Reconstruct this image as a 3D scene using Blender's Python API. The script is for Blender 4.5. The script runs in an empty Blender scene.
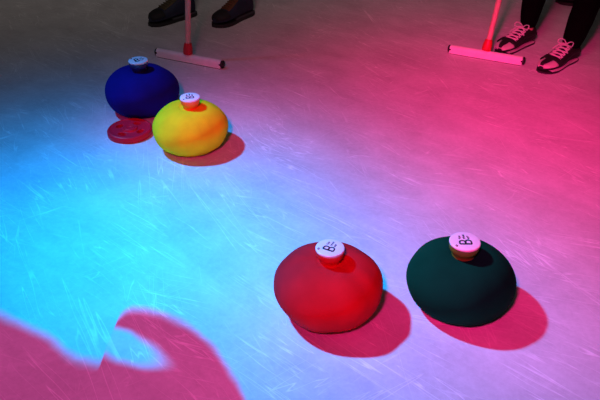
import bpy, bmesh, math, random
from mathutils import Vector, Matrix, Euler, noise
PI = math.pi
SC = bpy.context.scene
C = SC.collection
random.seed(4)

# ------------------------------------------------------------------ materials
def mat(name, col, rough=0.6, metal=0.0, spec=0.5, bump=0.0, bscale=80.0, vary=0.0, vscale=20.0, sheen=0.0):
    m = bpy.data.materials.new(name); m.use_nodes = True
    nt = m.node_tree; N = nt.nodes; L = nt.links
    b = N['Principled BSDF']
    b.inputs['Roughness'].default_value = rough
    b.inputs['Metallic'].default_value = metal
    b.inputs['Specular IOR Level'].default_value = spec
    if sheen:
        b.inputs['Sheen Weight'].default_value = sheen
        b.inputs['Sheen Tint'].default_value = (*col, 1)
    tc = N.new('ShaderNodeTexCoord')
    if vary:
        n = N.new('ShaderNodeTexNoise'); n.inputs['Scale'].default_value = vscale; n.inputs['Detail'].default_value = 5
        r = N.new('ShaderNodeValToRGB')
        r.color_ramp.elements[0].position = .3; r.color_ramp.elements[1].position = .7
        r.color_ramp.elements[0].color = (*[c * (1 - vary) for c in col], 1)
        r.color_ramp.elements[1].color = (*[min(1, c * (1 + vary)) for c in col], 1)
        L.new(tc.outputs['Object'], n.inputs['Vector']); L.new(n.outputs['Fac'], r.inputs['Fac'])
        L.new(r.outputs['Color'], b.inputs['Base Color'])
    else:
        b.inputs['Base Color'].default_value = (*col, 1)
    if bump:
        n2 = N.new('ShaderNodeTexNoise'); n2.inputs['Scale'].default_value = bscale; n2.inputs['Detail'].default_value = 3
        bp = N.new('ShaderNodeBump'); bp.inputs['Strength'].default_value = bump; bp.inputs['Distance'].default_value = .002
        L.new(tc.outputs['Object'], n2.inputs['Vector']); L.new(n2.outputs['Fac'], bp.inputs['Height'])
        L.new(bp.outputs['Normal'], b.inputs['Normal'])
    return m

def felt(name, col, sheen=.06, spec=.1):
    return mat(name, col, rough=.9, spec=spec, bump=.25, bscale=260, vary=.10, vscale=14, sheen=sheen)

M = dict(
    red_felt=felt('red_felt', (.66, .012, .018)),
    green_felt=felt('green_felt', (.002, .058, .022), 0.0, .04),
    yellow_felt=felt('yellow_felt', (.84, .80, .008), .03),
    blue_felt=felt('blue_felt', (.010, .006, .19)),
    red_paint=mat('red_paint', (.78, .02, .02), .35, vary=.06),
    gold_paint=mat('gold_paint', (.13, .26, .02), .4, vary=.08),
    yellow_paint=mat('yellow_paint', (.80, .20, .015), .4, vary=.06),
    navy_paint=mat('navy_paint', (.02, .018, .14), .4, vary=.06),
    cap_white=mat('cap_white', (.86, .86, .86), .3, vary=.05, vscale=60),
    ink=mat('ink', (.012, .012, .02), .5, vary=.1),
    puck_red=mat('puck_red', (.62, .008, .035), .42, spec=.2, vary=.08),
    wood=mat('wood', (.78, .48, .36), .5, bump=.15, bscale=40, vary=.08),
    ferrule_red=mat('ferrule_red', (.62, .02, .03), .4, vary=.05),
    broom_white=mat('broom_white', (.92, .91, .90), .5, bump=.2, bscale=120, vary=.06, vscale=30),
    black_rubber=mat('black_rubber', (.012, .012, .013), .6, bump=.2, bscale=150),
    black_cloth=mat('black_cloth', (.0025, .0025, .003), .95, spec=.02, bump=.3, bscale=120),
    dark_denim=mat('dark_denim', (.012, .012, .016), .95, spec=.1, bump=.3, bscale=120),
    sneaker_black=mat('sneaker_black', (.010, .010, .010), .75, bump=.2, bscale=200),
    lace=mat('lace_white', (.72, .66, .66), .8, bump=.2, bscale=300),
    toe_pale=mat('toe_pale', (.62, .56, .54), .5, vary=.05),
    sole_white=mat('sole_white', (.55, .50, .50), .6),
    skin=mat('skin', (.62, .32, .23), .55, vary=.05),
    boot_navy=mat('boot_navy', (.014, .021, .048), .7, bump=.25, bscale=160, vary=.15),
    boot_brown_rust_lit=mat('boot_brown_rust_lit', (.13, .060, .024), .8, bump=.25, bscale=160, vary=.2),  # brown tongue and laces, this boot's light mixed into the colour
    boot_brown_olive_lit=mat('boot_brown_olive_lit', (.085, .07, .03), .8, bump=.25, bscale=160, vary=.2),  # same brown as the other tongue, the difference in light painted in
    boot_black=mat('boot_black', (.010, .010, .011), .75, bump=.25, bscale=160),
    grey_trim=mat('grey_trim', (.06, .065, .075), .6),
)

def ice_material():
    m = bpy.data.materials.new('scratched_ice'); m.use_nodes = True
    nt = m.node_tree; N = nt.nodes; L = nt.links
    b = N['Principled BSDF']; b.inputs['Specular IOR Level'].default_value = .18
    tc = N.new('ShaderNodeTexCoord')
    def nz(scale, detail, rough=.5, dist=0, vec=None):
        n = N.new('ShaderNodeTexNoise')
        n.inputs['Scale'].default_value = scale; n.inputs['Detail'].default_value = detail
        n.inputs['Roughness'].default_value = rough; n.inputs['Distortion'].default_value = dist
        L.new(vec if vec else tc.outputs['Object'], n.inputs['Vector']); return n.outputs['Fac']
    def mp(rot, sc):
        q = N.new('ShaderNodeMapping'); q.vector_type = 'TEXTURE'; q.inputs['Rotation'].default_value = (0, 0, math.radians(rot)); q.inputs['Scale'].default_value = tuple(1 / v for v in sc)
        L.new(tc.outputs['Object'], q.inputs['Vector']); return q.outputs['Vector']
    def mth(op, a, bb=None, c=None, clamp=False):
        q = N.new('ShaderNodeMath'); q.operation = op; q.use_clamp = clamp
        for i, v in enumerate((a, bb, c)):
            if v is None: continue
            if isinstance(v, (int, float)): q.inputs[i].default_value = v
            else: L.new(v, q.inputs[i])
        return q.outputs[0]
    def rng(v, a, bb, c, d):
        q = N.new('ShaderNodeMapRange'); q.inputs[1].default_value = a; q.inputs[2].default_value = bb
        q.inputs[3].default_value = c; q.inputs[4].default_value = d; L.new(v, q.inputs[0]); return q.outputs[0]
    # thin skate / stone scratches: ridges of stretched noise, masked into patches
    scr = None
    for rot, s, w, thr in ((-42, (1.0, 18, 1), .011, .47), (-62, (.8, 14, 1), .009, .49), (-18, (.9, 15, 1), .009, .50), (35, (.9, 12, 1), .007, .54), (-80, (.7, 12, 1), .007, .52)):
        v = nz(1.5, 2.0, .45, .25, mp(rot, s))
        ridge = mth('ABSOLUTE', mth('SUBTRACT', v, .5))
        line = rng(ridge, 0, w, 1, 0)
        mask = rng(nz(2.3, 3, .6, 0, mp(rot * 1.7, (1, 1.6, 1))), thr, thr + .12, 0, 1)
        t = mth('MULTIPLY', line, mask)
        scr = t if scr is None else mth('MAXIMUM', scr, t)
    frost = nz(5, 8, .68, .4)
    fine = nz(60, 6, .7)
    streak = nz(2.2, 6, .68, .6, mp(-40, (1, 3.0, 1)))
    val = mth('ADD', mth('ADD', rng(frost, .3, .7, .60, .74), rng(fine, .3, .7, -.05, .05)), rng(streak, .3, .7, -.07, .07))
    val = mth('ADD', val, mth('MULTIPLY', scr, .26), None, True)
    cc = N.new('ShaderNodeCombineColor')
    L.new(mth('MULTIPLY', val, .97), cc.inputs[0]); L.new(val, cc.inputs[1]); L.new(val, cc.inputs[2])
    L.new(cc.outputs[0], b.inputs['Base Color'])
    L.new(rng(frost, .3, .7, .55, .75), b.inputs['Roughness'])
    bp = N.new('ShaderNodeBump'); bp.inputs['Strength'].default_value = .35; bp.inputs['Distance'].default_value = .003
    L.new(mth('ADD', mth('ADD', mth('MULTIPLY', frost, .6), mth('MULTIPLY', fine, .5)), mth('MULTIPLY', scr, .25)), bp.inputs['Height'])
    L.new(bp.outputs['Normal'], b.inputs['Normal'])
    return m
M['ice'] = ice_material()

# ------------------------------------------------------------------ helpers
def obj(name, bm, m, parent=None, smooth=True, loc=None, rot=None):
    bmesh.ops.recalc_face_normals(bm, faces=bm.faces)
    me = bpy.data.meshes.new(name); bm.to_mesh(me); bm.free()
    if smooth:
        for p in me.polygons: p.use_smooth = True
    me.materials.append(m)
    o = bpy.data.objects.new(name, me); C.objects.link(o)
    if parent: o.parent = parent
    if loc: o.location = loc
    if rot: o.rotation_euler = rot
    return o

def thing(name, label, cat, loc=(0, 0, 0), rotz=0, group=None):
    o = bpy.data.objects.new(name, None); C.objects.link(o)
    o.empty_display_size = .1
    o.location = loc; o.rotation_euler = (0, 0, rotz)
    o['label'] = label; o['category'] = cat
    if group: o['group'] = group
    return o

def lathe(bm, prof, seg=64, cap=True, wob=None):
    rings = []
    for i, (r, z) in enumerate(prof):
        ring = []
        for k in range(seg):
            a = 2 * PI * k / seg
            p = Vector((r * math.cos(a), r * math.sin(a), z))
            if wob: p = wob(p, a, i / (len(prof) - 1))
            ring.append(bm.verts.new(p))
        rings.append(ring)
    for A, B in zip(rings, rings[1:]):
        for k in range(seg):
            bm.faces.new((A[k], A[(k + 1) % seg], B[(k + 1) % seg], B[k]))
    if cap:
        bm.faces.new(rings[0][::-1]); bm.faces.new(rings[-1])
    return rings

def tube(bm, pts, rad, seg=12, caps=True):
    pts = [Vector(p) for p in pts]
    if not isinstance(rad, (list, tuple)): rad = [rad] * len(pts)
    t0 = (pts[1] - pts[0]).normalized()
    up = Vector((0, 0, 1)) if abs(t0.z) < .9 else Vector((1, 0, 0))
    n = t0.cross(up).normalized(); rings = []
    for i, p in enumerate(pts):
        t = (pts[min(i + 1, len(pts) - 1)] - pts[max(i - 1, 0)]).normalized()
        n = (n - t * n.dot(t)).normalized(); b = t.cross(n)
        rings.append([bm.verts.new(p + (n * math.cos(2 * PI * k / seg) + b * math.sin(2 * PI * k / seg)) * rad[i]) for k in range(seg)])
    for A, B in zip(rings, rings[1:]):
        for k in range(seg): bm.faces.new((A[k], A[(k + 1) % seg], B[(k + 1) % seg], B[k]))
    if caps:
        bm.faces.new(rings[0][::-1]); bm.faces.new(rings[-1])

def spline(pts, n=10):
    """Catmull-Rom through tuples of any length"""
    out = []; P = [pts[0]] + list(pts) + [pts[-1]]
    for i in range(1, len(P) - 2):
        for k in range(n):
            t = k / n; q = []
            for d in range(len(pts[0])):
                a, b, c, e = P[i - 1][d], P[i][d], P[i + 1][d], P[i + 2][d]
                q.append(.5 * (2 * b + (c - a) * t + (2 * a - 5 * b + 4 * c - e) * t * t + (3 * b - a - 3 * c + e) * t ** 3))
            out.append(tuple(q))
    out.append(tuple(pts[-1])); return out

def ribbon(bm, pts, w, z0, z1):
    """flat stroke of width w following pts in the xy plane, between heights z0 and z1"""
    L_, R_ = [], []
    for i, p in enumerate(pts):
        a = Vector(pts[max(i - 1, 0)]); b = Vector(pts[min(i + 1, len(pts) - 1)])
        d = (b - a).normalized(); n = Vector((-d.y, d.x)) * w / 2; p = Vector(p)
        L_.append(p + n); R_.append(p - n)
    prev = None
    for l, r in zip(L_, R_):
        q = [bm.verts.new((l.x, l.y, z0)), bm.verts.new((r.x, r.y, z0)), bm.verts.new((r.x, r.y, z1)), bm.verts.new((l.x, l.y, z1))]
        if prev:
            for k in range(4): bm.faces.new((prev[k], prev[(k + 1) % 4], q[(k + 1) % 4], q[k]))
        else: bm.faces.new(q)
        prev = q
    bm.faces.new(prev[::-1])

# ------------------------------------------------------------------ the ice
bm = bmesh.new()
bmesh.ops.create_grid(bm, x_segments=4, y_segments=4, size=6)
fl = obj('floor', bm, M['ice'], loc=(0, 2.5, 0), smooth=False); fl['kind'] = 'structure'

# ------------------------------------------------------------------ curling stones
STONE = [(.000, .0), (.070, .0), (.094, .003), (.114, .014), (.132, .032), (.1435, .056), (.148, .080), (.145, .104),
         (.132, .128), (.111, .149), (.086, .164), (.060, .171), (.040, .171), (.030, .168), (.0, .168)]
def curling_stone(x, y, felt_m, paint_m, label, seed, scale=1.0, rot=0, letter_rot=0, knob_off=(0, 0), knob_s=1.0, tilt=(0, 0), pleat=.004, squash=(1, 1)):
    t = thing('curling_stone', label, 'curling stone', (x, y, 0), rot, 'felt covered curling stones on the ice')
    t.scale = (scale,) * 3
    prof = spline(STONE, 4)
    prof = [(max(r, .0005), z) for r, z in prof]
    def wob(p, a, f):
        n = noise.noise(Vector((p.x * 9 + seed * 7, p.y * 9, p.z * 9)))
        n2 = noise.noise(Vector((math.cos(a) * 2.2 + seed, math.sin(a) * 2.2, p.z * 4)))
        r = math.hypot(p.x, p.y); k = min(1, r / .1)
        s = 1 + k * (n * pleat * .9 + n2 * pleat * 1.1) / max(r, .03) * (1 if p.z > .012 else .5)
        q = Vector((p.x * s * squash[0], p.y * s * squash[1], p.z))
        if p.z > .03: q.z += k * n2 * pleat * .7 + (p.x * tilt[0] + p.y * tilt[1]) * min(1, (p.z - .03) / .1)
        return q
    bm = bmesh.new(); lathe(bm, prof, 72, True, wob)
    obj('stone_cover', bm, felt_m, t)
    # knob: tapered neck, flange, white cap disc with printed letter
    kz = .166
    bm = bmesh.new()
    pk = spline([(.0290, 0), (.0285, .007), (.0310, .014), (.0350, .021), (.0370, .028), (.0376, .040), (.0372, .0425)], 4)
    lathe(bm, pk, 48)
    kn = obj('knob', bm, paint_m, t, loc=(knob_off[0], knob_off[1], kz), rot=(tilt[1], -tilt[0], 0)); kn.scale = (knob_s, knob_s, 1)
    bm = bmesh.new()
    lathe(bm, [(.0374, .0395), (.0383, .0405), (.0385, .0440), (.0378, .0458), (.0355, .0465), (.018, .0468), (.0005, .0468)], 48,
          True, lambda p, a, f: Vector((p.x, p.y, p.z + (.0018 * noise.noise(Vector((math.cos(a) * 6 + seed, math.sin(a) * 6, 0))) if f < .1 else 0))))
    obj('cap_disc', bm, M['cap_white'], kn)
    # printed mark: heavy letter B with faint smaller scribbled lines after it
    bm = bmesh.new(); s = .0016
    z0, z1 = .0466, .0474
    q = lambda pts: [(px * s, py * s) for px, py in pts]
    W = 2.9 * s
    ribbon(bm, q([(-8, -9), (-8, 9)]), W, z0, z1)
    for cy, ry, wx in ((4.6, 4.4, 8.5), (-4.6, 4.4, 9.5)):
        ribbon(bm, q([(-8, cy + ry)] + [(-8 + wx * .55 + wx * .45 * math.cos(a), cy + ry * math.sin(a)) for a in [PI / 2 - k * PI / 10 for k in range(11)]] + [(-8, cy - ry)]), W * .85, z0, z1)
    for j, (sx, sy, n, h) in enumerate(((4.5, 7, 3, 2.2), (4.5, .5, 4, 2.4), (4, -6, 3, 2.2))):
        pts = [(sx + i * 1.0, sy + h * math.sin(i * 1.7 + j) * (1 if i % 2 else .7)) for i in range(n * 3)]
        ribbon(bm, q([(a, b) for a, b in pts if math.hypot(a, b) < 30]), .95 * s, z0, z1)
    ribbon(bm, q([(-12 + 2 * math.cos(a), 15 + 1.2 * math.sin(a)) for a in [k * PI / 5 for k in range(10)]]), 1.1 * s, z0, z1)
    obj('lettering', bm, M['ink'], kn, rot=(0, 0, math.radians(letter_rot) - rot), smooth=False)
    return t

curling_stone(.079, 1.452, M['red_felt'], M['red_paint'], 'red felt-covered curling stone with white-topped red knob', 1, 1.0, .3, 62, pleat=.005)
curling_stone(.444, 1.478, M['green_felt'], M['gold_paint'], 'dark green felt-covered curling stone with white-topped olive gold knob', 2, 1.0, .5, 90, knob_off=(-.003, .004), knob_s=1.08, pleat=.003)
curling_stone(-.419, 2.365, M['yellow_felt'], M['yellow_paint'], 'yellow felt-covered curling stone with an orange-lit knob', 3, .97, 0, 100, knob_off=(.010, 0), pleat=.003)
curling_stone(-.66, 2.68, M['blue_felt'], M['navy_paint'], 'dark blue felt-covered curling stone behind the red plastic disc', 4, 1.03, 0, 30, pleat=.003)

# ------------------------------------------------------------------ red ring with holes
def ring_disc(x, y, rot):
    t = thing('target_disc', 'flat red plastic disc with oval holes and raised hub on the ice', 'disc', (x, y, 0), rot)
    R, T = .089, .024
    NR, NA = 40, 144
    def hole(r, a):
        for k in range(4):
            c = k * PI / 2 + PI / 4
            d = (a - c + PI) % (2 * PI) - PI
            if ((r - .050) / .013) ** 2 + (d / .34) ** 2 < 1: return True
        return False
    bm = bmesh.new()
    def top(r):
        if r > .080: return T - ((r - .080) / .009) ** 2 * .007
        if r > .069: return T - .003 * min(1, (.080 - r) / .004) if r < .080 else T
        if r > .031: return T - .004
        if r > .022: return T + .002
        return T - .003
    V = {}
    def vert(i, j, k):
        j %= NA
        key = (i, j if i else 0, k)
        if key not in V:
            r = R * i / NR; a = 2 * PI * j / NA
            V[key] = bm.verts.new((r * math.cos(a), r * math.sin(a), top(r) if k else 0))
        return V[key]
    solid = {(i, j): not hole(R * (i + .5) / NR, 2 * PI * (j + .5) / NA) for i in range(NR) for j in range(NA)}
    for (i, j), s in solid.items():
        if not s: continue
        if i == 0:
            bm.faces.new((vert(0, 0, 1), vert(1, j, 1), vert(1, j + 1, 1))); bm.faces.new((vert(0, 0, 0), vert(1, j + 1, 0), vert(1, j, 0)))
        else:
            bm.faces.new((vert(i, j, 1), vert(i + 1, j, 1), vert(i + 1, j + 1, 1), vert(i, j + 1, 1)))
            bm.faces.new((vert(i, j, 0), vert(i, j + 1, 0), vert(i + 1, j + 1, 0), vert(i + 1, j, 0)))
        if i == NR - 1 or not solid[(i + 1, j)]: bm.faces.new((vert(i + 1, j, 0), vert(i + 1, j + 1, 0), vert(i + 1, j + 1, 1), vert(i + 1, j, 1)))
        if i and not solid[(i - 1, j)]: bm.faces.new((vert(i, j, 0), vert(i, j, 1), vert(i, j + 1, 1), vert(i, j + 1, 0)))
        for dj in (0, 1):
            if not solid[(i, (j + (1 if dj else -1)) % NA)]:
                jj = j + dj
                bm.faces.new((vert(i, jj, 0), vert(i + 1, jj, 0), vert(i + 1, jj, 1), vert(i, jj, 1)))
    o = obj('disc_body', bm, M['puck_red'], t, smooth=False)
    bv = o.modifiers.new('soft', 'BEVEL'); bv.width = .0012; bv.segments = 2; bv.limit_method = 'ANGLE'; bv.angle_limit = math.radians(50)
    for p in o.data.polygons: p.use_smooth = abs(p.normal.z) > .3 or True
    o.modifiers.new('edge', 'EDGE_SPLIT').split_angle = math.radians(40)
    bm = bmesh.new()
    lathe(bm, spline([(.0215, 0), (.0215, .005), (.020, .0075), (.012, .0078), (.0075, .0065), (.0005, .006)], 4), 36)
    obj('hub', bm, M['puck_red'], t, loc=(0, 0, T - .005))
ring_disc(-.677, 2.462, .35)

# ------------------------------------------------------------------ curling brooms
def broom(ax, ay, bx, by, f, top, label, head_r=.0175):
    """head from A to B lying on the ice; handle rises from fraction f of it to the point top"""
    A = Vector((ax, ay, 0)); B = Vector((bx, by, 0)); d = B - A; ln = d.length
    t = thing('curling_broom', label, 'broom', tuple(A + d * f), math.atan2(d.y, d.x), 'curling brooms pushed across the ice')
    x0, x1 = -ln * f, ln * (1 - f)
    # padded head: rounded bar with a flat lower lip
    bm = bmesh.new(); rings = []
    r = head_r
    prof = [(-r * 1.05, .004), (-r * 1.05, .010)] + [(r * math.cos(a), r * .9 + .008 + r * math.sin(a)) for a in [PI - k * PI / 12 for k in range(13)]] + [(r * 1.05, .010), (r * 1.05, .004)]
    for x in (x0 + .012, x0 + .016, x1 - .016, x1 - .012):
        rings.append([bm.verts.new((x, py, pz)) for py, pz in prof])
    for P_, Q_ in zip(rings, rings[1:]):
        for k in range(len(prof)): bm.faces.new((P_[k], P_[(k + 1) % len(prof)], Q_[(k + 1) % len(prof)], Q_[k]))
    bm.faces.new(rings[0]); bm.faces.new(rings[-1][::-1])
    hd = obj('broom_head', bm, M['broom_white'], t)
    bv = hd.modifiers.new('edge', 'EDGE_SPLIT'); bv.split_angle = math.radians(45)
    bm = bmesh.new()
    vs = bmesh.ops.create_cube(bm, size=1)['verts']
    bmesh.ops.scale(bm, vec=(ln - .03, r * 1.7, .006), verts=vs); bmesh.ops.translate(bm, vec=((x0 + x1) / 2, 0, .003), verts=vs)
    obj('rubber_pad', bm, M['black_rubber'], t, smooth=False)
    for x, s in ((x0, 1), (x1, -1)):
        bm = bmesh.new()
        lathe(bm, spline([(.001, 0), (.012, .001), (.0178, .005), (.0182, .012), (.0178, .019)], 4), 28)
        obj('end_cap', bm, M['black_rubber'], t, loc=(x, 0, .0215), rot=(0, s * PI / 2, 0))
    # socket, ferrule, pole along the handle direction
    R = Matrix.Rotation(-math.atan2(d.y, d.x), 3, 'Z')
    ht = R @ (Vector(top) - (A + d * f)); base = Vector((0, 0, .034)); ax_ = (ht - base)
    L_ = ax_.length; rot = ax_.to_track_quat('Z', 'Y').to_euler()
    def seg(name, prof, m, z):
        bm = bmesh.new(); lathe(bm, spline(prof, 4), 32)
        return obj(name, bm, m, t, loc=tuple(base + ax_.normalized() * z), rot=rot)
    seg('socket', [(.016, -.006), (.015, .012), (.0135, .022)], M['broom_white'], 0)
    seg('ferrule', [(.0140, .0), (.0215, .002), (.0230, .012), (.0220, .030), (.0190, .046), (.0170, .054), (.0128, .056)], M['ferrule_red'], .006)
    seg('handle', [(.0128, .0), (.0132, .02), (.0132, L_ - .1), (.0130, L_ - .03), (.009, L_ - .022)], M['wood'], .05)

broom(-.708, 3.252, -.359, 3.093, .485, (-.44, 3.25, 1.25), 'curling broom with a white head and pale wooden handle beside the blue stone')
broom(.734, 3.295, 1.074, 3.133, .495, (1.09, 3.45, 1.25), 'curling broom with pink-lit white head resting by the striped sneaker')

# ------------------------------------------------------------------ footwear and legs
def foot_shell(bm, secs, seg=28, n=4):
    """loft along +x; secs: (x, half width, y shift, z bottom, z top)"""
    rings = []
    for x, w, yo, zb, zt in spline(secs, n):
        ring = []
        for k in range(seg):
            a = 2 * PI * k / seg; c, s = math.cos(a), math.sin(a)
            e = .75
            cy = math.copysign(abs(c) ** e, c); sz = math.copysign(abs(s) ** (e if s > 0 else .35), s)
            wz = w * (1 - .18 * max(0, sz))
            ring.append(bm.verts.new((x, yo + wz * cy, (zb + zt) / 2 + (zt - zb) / 2 * sz)))
        rings.append(ring)
    for A, B in zip(rings, rings[1:]):
        for k in range(seg): bm.faces.new((A[k], A[(k + 1) % seg], B[(k + 1) % seg], B[k]))
    bm.faces.new(rings[0][::-1]); bm.faces.new(rings[-1])

def sole_slab(bm, secs, z0, z1, grow=.003):
    pts = spline(secs, 5)
    out = [(x + (grow if i == len(pts) - 1 else (-grow if i == 0 else 0)), yo + w + grow) for i, (x, w, yo, zb, zt) in enumerate(pts)]
    out += [(x + (grow if i == len(pts) - 1 else (-grow if i == 0 else 0)), yo - w - grow) for i, (x, w, yo, zb, zt) in reversed(list(enumerate(pts)))]
    lo = [bm.verts.new((x, y, z0)) for x, y in out]; hi = [bm.verts.new((x, y, z1)) for x, y in out]
    n = len(out)
    for k in range(n): bm.faces.new((lo[k], lo[(k + 1) % n], hi[(k + 1) % n], hi[k]))
    bm.faces.new(lo[::-1]); bm.faces.new(hi)

def top_z(secs, x):
    P_ = spline(secs, 8)
    for a, b in zip(P_, P_[1:]):
        if a[0] <= x <= b[0]:
            f = (x - a[0]) / max(1e-6, b[0] - a[0]); return a[4] + (b[4] - a[4]) * f, a[1] + (b[1] - a[1]) * f, a[2] + (b[2] - a[2]) * f
    return P_[-1][4], P_[-1][1], P_[-1][2]

def surf(secs, x, c, off=0.0):
    """point on the upper of the shoe at length x, across c in -1..1"""
    zt, w, yo = top_z(secs, x)
    zb = .02
    a = PI / 2 * (1 - c); cc, s = math.cos(a), math.sin(a); e = .75
    cy = math.copysign(abs(cc) ** e, cc); sz = abs(s) ** e
    return Vector((x, yo + (w * (1 - .18 * sz) + off) * cy, (zb + zt) / 2 + ((zt - zb) / 2 + off) * sz))

def blend(o, vox=.0035):
    r = o.modifiers.new('merge', 'REMESH'); r.mode = 'VOXEL'; r.voxel_size = vox; r.use_smooth_shade = True
    s = o.modifiers.new('relax', 'SMOOTH'); s.iterations = 4; s.factor = .5

def patch(bm, secs, x0, x1, c0, c1, off, nx=10, nc=10):
    G_ = [[bm.verts.new(surf(secs, x0 + (x1 - x0) * i / nx, c0 + (c1 - c0) * j / nc, off)) for j in range(nc + 1)] for i in range(nx + 1)]
    for i in range(nx):
        for j in range(nc): bm.faces.new((G_[i][j], G_[i][j + 1], G_[i + 1][j + 1], G_[i + 1][j]))

SNK = [(.000, .022, 0, .018, .070), (.008, .030, 0, .018, .088), (.035, .036, 0, .018, .094), (.075, .037, .001, .018, .096), (.105, .037, .002, .018, .094),
       (.140, .040, .004, .018, .080), (.180, .045, .006, .018, .064), (.220, .047, .007, .018, .053), (.255, .042, .006, .018, .047), (.278, .030, .004, .018, .042), (.290, .012, .002, .018, .032)]
def sneaker(parent, loc, ang, side):
    """side +1: outer side of the foot is +y"""
    secs = [(a, b, c * -side, d, e) for a, b, c, d, e in SNK]
    bm = bmesh.new(); foot_shell(bm, secs)
    sh = obj('sneaker', bm, M['sneaker_black'], parent, loc=loc, rot=(0, 0, ang))
    bm = bmesh.new(); sole_slab(bm, secs, .0, .010, .001); obj('outsole', bm, M['black_rubber'], sh, smooth=False)
    bm = bmesh.new(); sole_slab(bm, [s for s in secs if s[0] > .03 and s[0] < .26], .0125, .021, .0035)
    obj('midsole_stripe', bm, M['sole_white'], sh, smooth=False)
    # pale rubber toe cap
    bm = bmesh.new(); patch(bm, secs, .224, .2897, -1, 1, .0022, 14, 20)
    o = obj('toe_cap', bm, M['toe_pale'], sh); sm = o.modifiers.new('t', 'SOLIDIFY'); sm.thickness = .002
    # tongue
    bm = bmesh.new(); patch(bm, secs, .10, .20, -.30, .30, .002, 12, 8)
    o = obj('tongue', bm, M['sneaker_black'], sh); sm = o.modifiers.new('t', 'SOLIDIFY'); sm.thickness = .002
    # laces: crossing strips and a bow
    bm = bmesh.new()
    n = 5
    for i in range(n):
        xa = .202 - i * .0205; xb = xa - .017
        for a, b in ((-.50, .50), (.50, -.50)):
            tube(bm, [surf(secs, xa + (xb - xa) * k / 8, a + (b - a) * k / 8, .005 + .0015 * (a > 0)) for k in range(9)], .0033, 8)
    kz = surf(secs, .105, 0, .007)
    for sg in (-1, 1):
        loop = spline([tuple(kz + Vector((dx, sg * dy, dz))) for dx, dy, dz in ((0, 0, 0), (-.004, .016, .014), (.004, .036, .018), (.014, .040, .004), (.010, .022, -.001), (0, 0, 0))], 6)
        tube(bm, loop, .0026, 7)
        tube(bm, spline([tuple(kz + Vector((dx, sg * dy, dz))) for dx, dy, dz in ((0, 0, 0), (.018, .016, .004), (.036, .030, -.010), (.045, .042, -.024))], 5), .0025, 7)
    obj('lace', bm, M['lace'], sh)
    # ice grip harness: band round the forefoot, strip over the toe, strip back to heel
    bm = bmesh.new()
    patch(bm, secs, .205, .228, -1, 1, .006, 6, 24)
    patch(bm, secs, .222, .2895, -.17, .17, .006, 12, 6)
    patch(bm, secs, .190, .222, -1, -.70, .0055, 6, 6); patch(bm, secs, .190, .222, .70, 1, .0055, 6, 6)
    patch(bm, secs, .03, .19, -1, -.88, .005, 16, 3); patch(bm, secs, .03, .19, .88, 1, .005, 16, 3)
    o = obj('grip_strap', bm, M['black_rubber'], sh); sm = o.modifiers.new('t', 'SOLIDIFY'); sm.thickness = .005; sm.offset = 1
    return sh

BOOT = [(.000, .026, 0, .020, .085), (.010, .034, 0, .020, .105), (.040, .040, 0, .020, .115), (.090, .042, 0, .020, .115), (.130, .043, .002, .020, .102),
        (.170, .047, .005, .020, .084), (.215, .051, .007, .020, .069), (.255, .047, .006, .020, .061), (.282, .034, .004, .020, .054), (.298, .012, .002, .020, .040)]
def boot(parent, loc, ang, side, upper, tongue, detail=True):
    secs = [(a, b, c * -side, d, e) for a, b, c, d, e in BOOT]
    bm = bmesh.new(); foot_shell(bm, secs)
    tube(bm, spline([(.062, 0, .06), (.060, 0, .10), (.058, 0, .140), (.056, 0, .165)], 5), [.041] * 6 + [.043] * 5 + [.047] * 5, 28)
    sh = obj('boot', bm, upper, parent, loc=loc, rot=(0, 0, ang)); blend(sh)
    bm = bmesh.new(); sole_slab(bm, secs, .0, .016, .005)
    obj('outsole', bm, M['black_rubber'], sh, smooth=False)
    if not detail: return sh
    bm = bmesh.new(); sole_slab(bm, [s for s in secs if s[0] < .2], .0165, .021, .0045); obj('sole_trim', bm, M['grey_trim'], sh, smooth=False)
    bm = bmesh.new(); patch(bm, secs, .225, .297, -1, 1, .0035, 14, 24)
    o = obj('toe_cap', bm, M['boot_black'], sh); o.modifiers.new('t', 'SOLIDIFY').thickness = .003
    # tongue panel up the instep and the front of the shaft
    bm = bmesh.new(); rows = []
    path = [(.215, .0), (.185, .0), (.155, .0), (.130, .0)]
    for x, _ in path:
        rows.append([surf(secs, x, -.42 + .84 * k / 8, .003) for k in range(9)])
    for z, xf in ((.125, .108), (.140, .104), (.160, .106)):
        rows.append([Vector((xf - .10 * 0 + (.045 * (math.cos(b) - 1)), .045 * math.sin(b), z)) for b in [-.75 + 1.5 * k / 8 for k in range(9)]])
    V = [[bm.verts.new(p) for p in r] for r in rows]
    for A, B in zip(V, V[1:]):
        for k in range(8): bm.faces.new((A[k], A[k + 1], B[k + 1], B[k]))
    o = obj('tongue', bm, tongue, sh); o.modifiers.new('t', 'SOLIDIFY').thickness = .004
    bm = bmesh.new()
    for r0, r1 in zip(rows, rows[1:]):
        for f in (.25, .75):
            a = r0[1].lerp(r1[1], f); b = r0[7].lerp(r1[7], f); mid = r0[4].lerp(r1[4], f)
            off = Vector((.002, 0, .0045))
            tube(bm, spline([tuple(p + off) for p in (a, mid, b)], 5), .0024, 7)
    obj('lace', bm, tongue, sh)
    return sh

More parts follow.
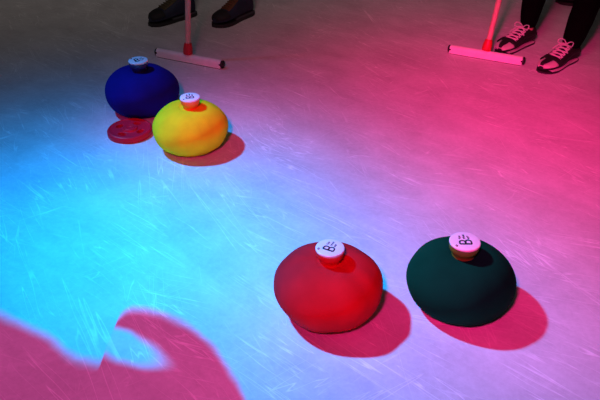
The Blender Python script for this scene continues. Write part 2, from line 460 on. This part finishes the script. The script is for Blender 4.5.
def legs(name, parent, m, paths, hips):
    """trousers grown as one skinned surface: paths of (point, radius), both meeting at hips"""
    me = bpy.data.meshes.new(name); vs = [Vector(hips[0])]; rad = [hips[1]]; ed = []
    for pth in paths:
        prev = 0
        for p, r in reversed(pth):
            vs.append(Vector(p)); rad.append(r); ed.append((prev, len(vs) - 1)); prev = len(vs) - 1
    me.from_pydata([tuple(v) for v in vs], ed, [])
    o = bpy.data.objects.new(name, me); C.objects.link(o); o.parent = parent
    me.skin_vertices.new() if hasattr(me.skin_vertices, 'new') and not me.skin_vertices else None
    sk = o.modifiers.new('skin', 'SKIN')
    if not me.skin_vertices: me.skin_vertices.new()
    for sv, r in zip(me.skin_vertices[0].data, rad): sv.radius = (r, r)
    me.skin_vertices[0].data[0].use_root = True
    sk.use_smooth_shade = True
    s = o.modifiers.new('sub', 'SUBSURF'); s.levels = 2; s.render_levels = 2
    me.materials.append(m)
    return o

def loft_leg(bm, pts, seg=24, fold=.004, seed=0):
    """trouser leg from (x,y,z,radius) points, open tube with a little creasing"""
    rings = []; pts = spline(pts, 8)
    for i, (x, y, z, r) in enumerate(pts):
        ring = []
        for k in range(seg):
            a = 2 * PI * k / seg
            w = fold * noise.noise(Vector((math.cos(a) * 1.5 + seed, math.sin(a) * 1.5, z * 22)))
            ring.append(bm.verts.new((x + (r + w) * math.cos(a), y + (r + w) * math.sin(a), z)))
        rings.append(ring)
    for A, B in zip(rings, rings[1:]):
        for k in range(seg): bm.faces.new((A[k], A[(k + 1) % seg], B[(k + 1) % seg], B[k]))
    bm.faces.new(rings[0][::-1]); bm.faces.new(rings[-1])

def trousers(parent, m, left, right, hip):
    bm = bmesh.new()
    loft_leg(bm, left, seed=1); loft_leg(bm, right, seed=5)
    hx, hy, hz = hip
    bmesh.ops.create_uvsphere(bm, u_segments=24, v_segments=14, radius=1, matrix=Matrix.Translation((hx, hy, hz)) @ Matrix.Diagonal((.17, .115, .13, 1)))
    o = obj('trousers', bm, m, parent)
    blend(o, .008)
    return o

def local(root, p):   # world point (with radius) to the thing's own frame, roots are not rotated
    return (p[0] - root.location.x, p[1] - root.location.y, p[2]) + tuple(p[3:])

def foot_world(toe, heel):
    return math.atan2(toe[1] - heel[1], toe[0] - heel[0])

# right-hand player: black trousers, laced sneakers with ice grips
p = thing('person', 'person in black trousers and laced sneakers with black ice grips, top right', 'person', (1.28, 3.33, 0))
h1 = (1.187, 3.440); a1 = foot_world((.985, 3.262), h1)
h2 = (1.337, 3.215); a2 = foot_world((1.122, 3.048), h2)
for h, a, sd in ((h1, a1, 1), (h2, a2, -1)):
    sneaker(p, local(p, (*h, 0)), a, sd).scale = (.94, .98, .98)
def along(h, a, d): return h[0] + d * math.cos(a), h[1] + d * math.sin(a)
k1 = along(h1, a1, .052); k2 = along(h2, a2, .052)
for k in (k1, k2):
    bm = bmesh.new()
    tube(bm, [local(p, (*k, z)) for z in (.04, .075, .10, .14)], [.030, .028, .028, .029], 20)
    obj('ankle', bm, M['skin'], p)
trousers(p, M['black_cloth'],
         [local(p, q) for q in ((*k1, .094, .036), (k1[0], k1[1], .17, .050), (k1[0] + .01, k1[1], .30, .060), (1.18, 3.45, .50, .066), (1.23, 3.48, .74, .078), (1.26, 3.53, .92, .088))],
         [local(p, q) for q in ((*k2, .078, .043), (k2[0] + .01, k2[1], .16, .054), (k2[0] + .03, k2[1], .30, .062), (1.34, 3.22, .50, .068), (1.40, 3.38, .74, .08), (1.40, 3.51, .92, .09))],
         local(p, (1.33, 3.52, .96)))

# left-hand player: dark hiking boots
p = thing('person', 'person in dark trousers and navy hiking boots behind the left broom', 'person', (-.44, 3.82, 0))
h1 = (-.600, 3.850); a1 = foot_world((-.805, 3.655), h1)
h2 = (-.280, 3.860); a2 = foot_world((-.480, 3.620), h2)
boot(p, local(p, (*h1, 0)), a1, 1, M['boot_navy'], M['boot_brown_olive_lit']).scale = (.95, 1, 1.14)
boot(p, local(p, (*h2, 0)), a2, -1, M['boot_navy'], M['boot_brown_rust_lit']).scale = (.95, 1, 1.14)
k1 = along(h1, a1, .058); k2 = along(h2, a2, .058)
trousers(p, M['dark_denim'],
         [local(p, q) for q in ((*k1, .150, .058), (*k1, .24, .062), (*k1, .36, .066), (k1[0] + .01, k1[1], .52, .07), (-.58, 3.90, .74, .08), (-.53, 3.96, .92, .09))],
         [local(p, q) for q in ((*k2, .150, .058), (*k2, .24, .062), (*k2, .36, .066), (k2[0], k2[1], .52, .07), (-.32, 3.90, .74, .08), (-.37, 3.96, .92, .09))],
         local(p, (-.45, 3.97, .96)))

# someone further back at the right edge of the picture: black boots only
p = thing('person', 'person in black boots standing behind the player in sneakers, cut off by the top edge', 'person', (1.85, 4.05, 0))
h1 = (1.80, 4.00); a1 = foot_world((1.52, 4.06), h1)
h2 = (2.04, 4.24); a2 = foot_world((1.80, 4.36), h2)
boot(p, local(p, (*h1, 0)), a1, -1, M['boot_black'], M['boot_black'], False)
boot(p, local(p, (*h2, 0)), a2, 1, M['boot_black'], M['boot_black'], False)
k1 = along(h1, a1, .058); k2 = along(h2, a2, .058)
trousers(p, M['black_cloth'],
         [local(p, q) for q in ((*k1, .150, .058), (*k1, .24, .062), (*k1, .36, .066), (*k1, .52, .07), (1.80, 4.06, .74, .08), (1.85, 4.10, .92, .09))],
         [local(p, q) for q in ((*k2, .150, .058), (*k2, .24, .062), (*k2, .36, .066), (*k2, .52, .07), (1.97, 4.18, .74, .08), (1.95, 4.14, .92, .09))],
         local(p, (1.90, 4.13, .96)))

# ------------------------------------------------------------------ light
w = bpy.data.worlds.new('hall_dark'); SC.world = w; w.use_nodes = True
bg = w.node_tree.nodes['Background']; bg.inputs[0].default_value = (1.0, .84, .82, 1); bg.inputs[1].default_value = .02

def spot(name, loc, aim, col, power, size, blend_, rad):
    l = bpy.data.lights.new(name, 'SPOT'); l.color = col; l.energy = power
    l.spot_size = math.radians(size); l.spot_blend = blend_; l.shadow_soft_size = rad
    o = bpy.data.objects.new(name, l); C.objects.link(o); o.location = loc
    o.rotation_euler = (Vector(aim) - Vector(loc)).to_track_quat('-Z', 'Y').to_euler()
    return o

def beam(light, lz, blobs, slide=None):
    """shape a lamp's beam with an added slide: soft elliptical hot spots given where they land on the ice, in metres.
    blobs: (level, x, y, sigma x, sigma y, rotation); slide imitates a cast shadow: wave-shaped edge, pink fill as second colour"""
    l = light.data; l.use_nodes = True; nt = l.node_tree; N = nt.nodes; L = nt.links
    em = next(n for n in N if n.type == 'EMISSION')
    g = N.new('ShaderNodeNewGeometry'); sp = N.new('ShaderNodeSeparateXYZ'); L.new(g.outputs['Incoming'], sp.inputs[0])
    ps = N.new('ShaderNodeSeparateXYZ'); L.new(g.outputs['Position'], ps.inputs[0])
    def mth(op, a, b=None, c=None, clamp=False):
        q = N.new('ShaderNodeMath'); q.operation = op; q.use_clamp = clamp
        for i, v in enumerate((a, b, c)):
            if v is None: continue
            if isinstance(v, (int, float)): q.inputs[i].default_value = v
            else: L.new(v, q.inputs[i])
        return q.outputs[0]
    down = mth('MINIMUM', sp.outputs['Z'], -.12)
    k = mth('DIVIDE', mth('MULTIPLY', ps.outputs['Z'], -1), down)      # beam length to the ice
    gx = mth('ADD', mth('MULTIPLY', sp.outputs['X'], k), ps.outputs['X'])
    gy = mth('ADD', mth('MULTIPLY', sp.outputs['Y'], k), ps.outputs['Y'])
    tot = None
    for lev, cx, cyy, sx, sy, ang in blobs:
        ux = mth('SUBTRACT', gx, cx); uy = mth('SUBTRACT', gy, cyy); ca, sa = math.cos(ang), math.sin(ang)
        ex = mth('DIVIDE', mth('ADD', mth('MULTIPLY', ux, ca), mth('MULTIPLY', uy, sa)), sx)
        ey = mth('DIVIDE', mth('SUBTRACT', mth('MULTIPLY', uy, ca), mth('MULTIPLY', ux, sa)), sy)
        r2 = mth('ADD', mth('MULTIPLY', ex, ex), mth('MULTIPLY', ey, ey))
        v = mth('MULTIPLY', mth('EXPONENT', mth('MULTIPLY', r2, -.5)), lev)
        tot = v if tot is None else mth('ADD', tot, v)
    # even out the fall-off with throw distance
    tot = mth('MULTIPLY', tot, mth('DIVIDE', mth('POWER', k, 3), lz ** 3))
    if slide is None:
        L.new(tot, em.inputs['Strength']); return
    edge_pts, bay, second = slide  # invented slide standing in for a cast shadow and its pink fill
    cv = N.new('ShaderNodeCombineXYZ'); L.new(gx, cv.inputs[0]); L.new(gy, cv.inputs[1])
    nz = N.new('ShaderNodeTexNoise'); nz.inputs['Scale'].default_value = 7; nz.inputs['Detail'].default_value = 3; L.new(cv.outputs[0], nz.inputs['Vector'])
    gy2 = mth('ADD', gy, mth('MULTIPLY', mth('SUBTRACT', nz.outputs['Fac'], .5), .05))
    fc = N.new('ShaderNodeFloatCurve')
    X0, X1, Y0, Y1 = -1.1, .1, .5, 1.7
    cu = fc.mapping.curves[0]
    cu.points[0].location = (0, (edge_pts[0][1] - Y0) / (Y1 - Y0)); cu.points[1].location = (1, 0)
    for x, y in edge_pts[1:]: cu.points.new((x - X0) / (X1 - X0), (y - Y0) / (Y1 - Y0))
    for p_ in cu.points: p_.handle_type = 'AUTO_CLAMPED'
    fc.mapping.update()
    L.new(mth('DIVIDE', mth('SUBTRACT', gx, X0), X1 - X0, None, True), fc.inputs['Value'])
    edge = mth('ADD', mth('MULTIPLY', fc.outputs[0], Y1 - Y0), Y0)
    def smooth(v, a, b):
        q = N.new('ShaderNodeMapRange'); q.interpolation_type = 'SMOOTHSTEP'; L.new(v, q.inputs[0])
        q.inputs[1].default_value = a; q.inputs[2].default_value = b; q.inputs[3].default_value = 0; q.inputs[4].default_value = 1
        return q.outputs[0]
    op1 = smooth(mth('SUBTRACT', gy2, edge), -.03, .03)
    cx, cyy, rx, ry, ang = bay
    ux = mth('SUBTRACT', gx, cx); uy = mth('SUBTRACT', gy2, cyy); ca, sa = math.cos(ang), math.sin(ang)
    ex = mth('DIVIDE', mth('ADD', mth('MULTIPLY', ux, ca), mth('MULTIPLY', uy, sa)), rx)
    ey = mth('DIVIDE', mth('SUBTRACT', mth('MULTIPLY', uy, ca), mth('MULTIPLY', ux, sa)), ry)
    rr = mth('SQRT', mth('ADD', mth('MULTIPLY', ex, ex), mth('MULTIPLY', ey, ey)))
    op2 = mth('MULTIPLY', smooth(mth('MULTIPLY', rr, -1), -1.3, -.6), .96)
    op = mth('MAXIMUM', op1, op2)
    mx = N.new('ShaderNodeMix'); mx.data_type = 'RGBA'
    L.new(op, mx.inputs['Factor']); mx.inputs[6].default_value = (*second, 1); mx.inputs[7].default_value = (*l.color, 1)
    l.color = (1, 1, 1)
    L.new(mx.outputs[2], em.inputs['Color'])
    lv = mth('ADD', mth('MULTIPLY', tot, op), mth('MULTIPLY', mth('SUBTRACT', 1, op), mth('DIVIDE', mth('POWER', k, 3), lz ** 3)))
    L.new(lv, em.inputs['Strength'])

EDGE = [(-1.1, 1.47), (-.83, 1.417), (-.695, 1.345), (-.60, 1.277), (-.545, 1.245), (-.512, 1.24), (-.500, 1.40), (-.48, 1.434), (-.446, 1.441), (-.40, 1.432),
        (-.357, 1.409), (-.29, 1.365), (-.237, 1.308), (-.19, 1.235), (-.147, 1.158), (-.11, 1.05), (-.05, .80)]
BAY = (-.482, 1.310, .152, .050, -.46)
CYAN_LEVEL, PINK_LEVEL = 1050, 275
cy = spot('cyan_spotlight', (-2.8, 3.05, 4.2), (-.42, 1.75, 0), (.0, .32, 1.0), CYAN_LEVEL, 85, .4, .15)
beam(cy, 4.2, [(1.45, -.58, 1.66, .48, .40, -.4), (.24, -.48, 2.22, .36, .30, 0), (1.02, -.15, 1.58, .77, .53, -.6)], (EDGE, BAY, (.37, .035, .185)))  # middle blob added to brighten the area round the yellow stone
pk = spot('pink_spotlight', (-.35, -.3, 2.1), (.7, 2.0, 0), (1.0, .012, .20), PINK_LEVEL, 120, .3, .14)
beam(pk, 2.1, [(.76, .85, 2.3, .57, .9, 0), (.06, .1, 2.75, .35, .5, 0), (.20, -.34, 2.52, .22, .30, 0), (.21, .34, 1.30, .36, .20, 0), (.06, -.70, 2.50, .14, .14, 0)])  # small blobs added to lift the yellow stone, red disc and stone shadows

hl = spot('back_fill_light', (-.2, .6, 4.2), (-.3, 4.0, 0), (1.0, .84, .80), 800, 130, .4, .5)  # added fill for the back of the ice, not a known lamp
beam(hl, 4.2, [(.065, -.8, 4.4, 4.0, 1.0, 0)])

# ------------------------------------------------------------------ camera
cam = bpy.data.cameras.new('camera'); co = bpy.data.objects.new('camera', cam); C.objects.link(co)
cam.sensor_fit = 'HORIZONTAL'; cam.sensor_width = 36; cam.lens = 36 * 700 / 600
co.location = (0, 0, 1.35); co.rotation_euler = (math.radians(90 - 34.2), 0, 0)
SC.camera = co
SC.view_settings.view_transform = 'Standard'
SC.view_settings.look = 'None'
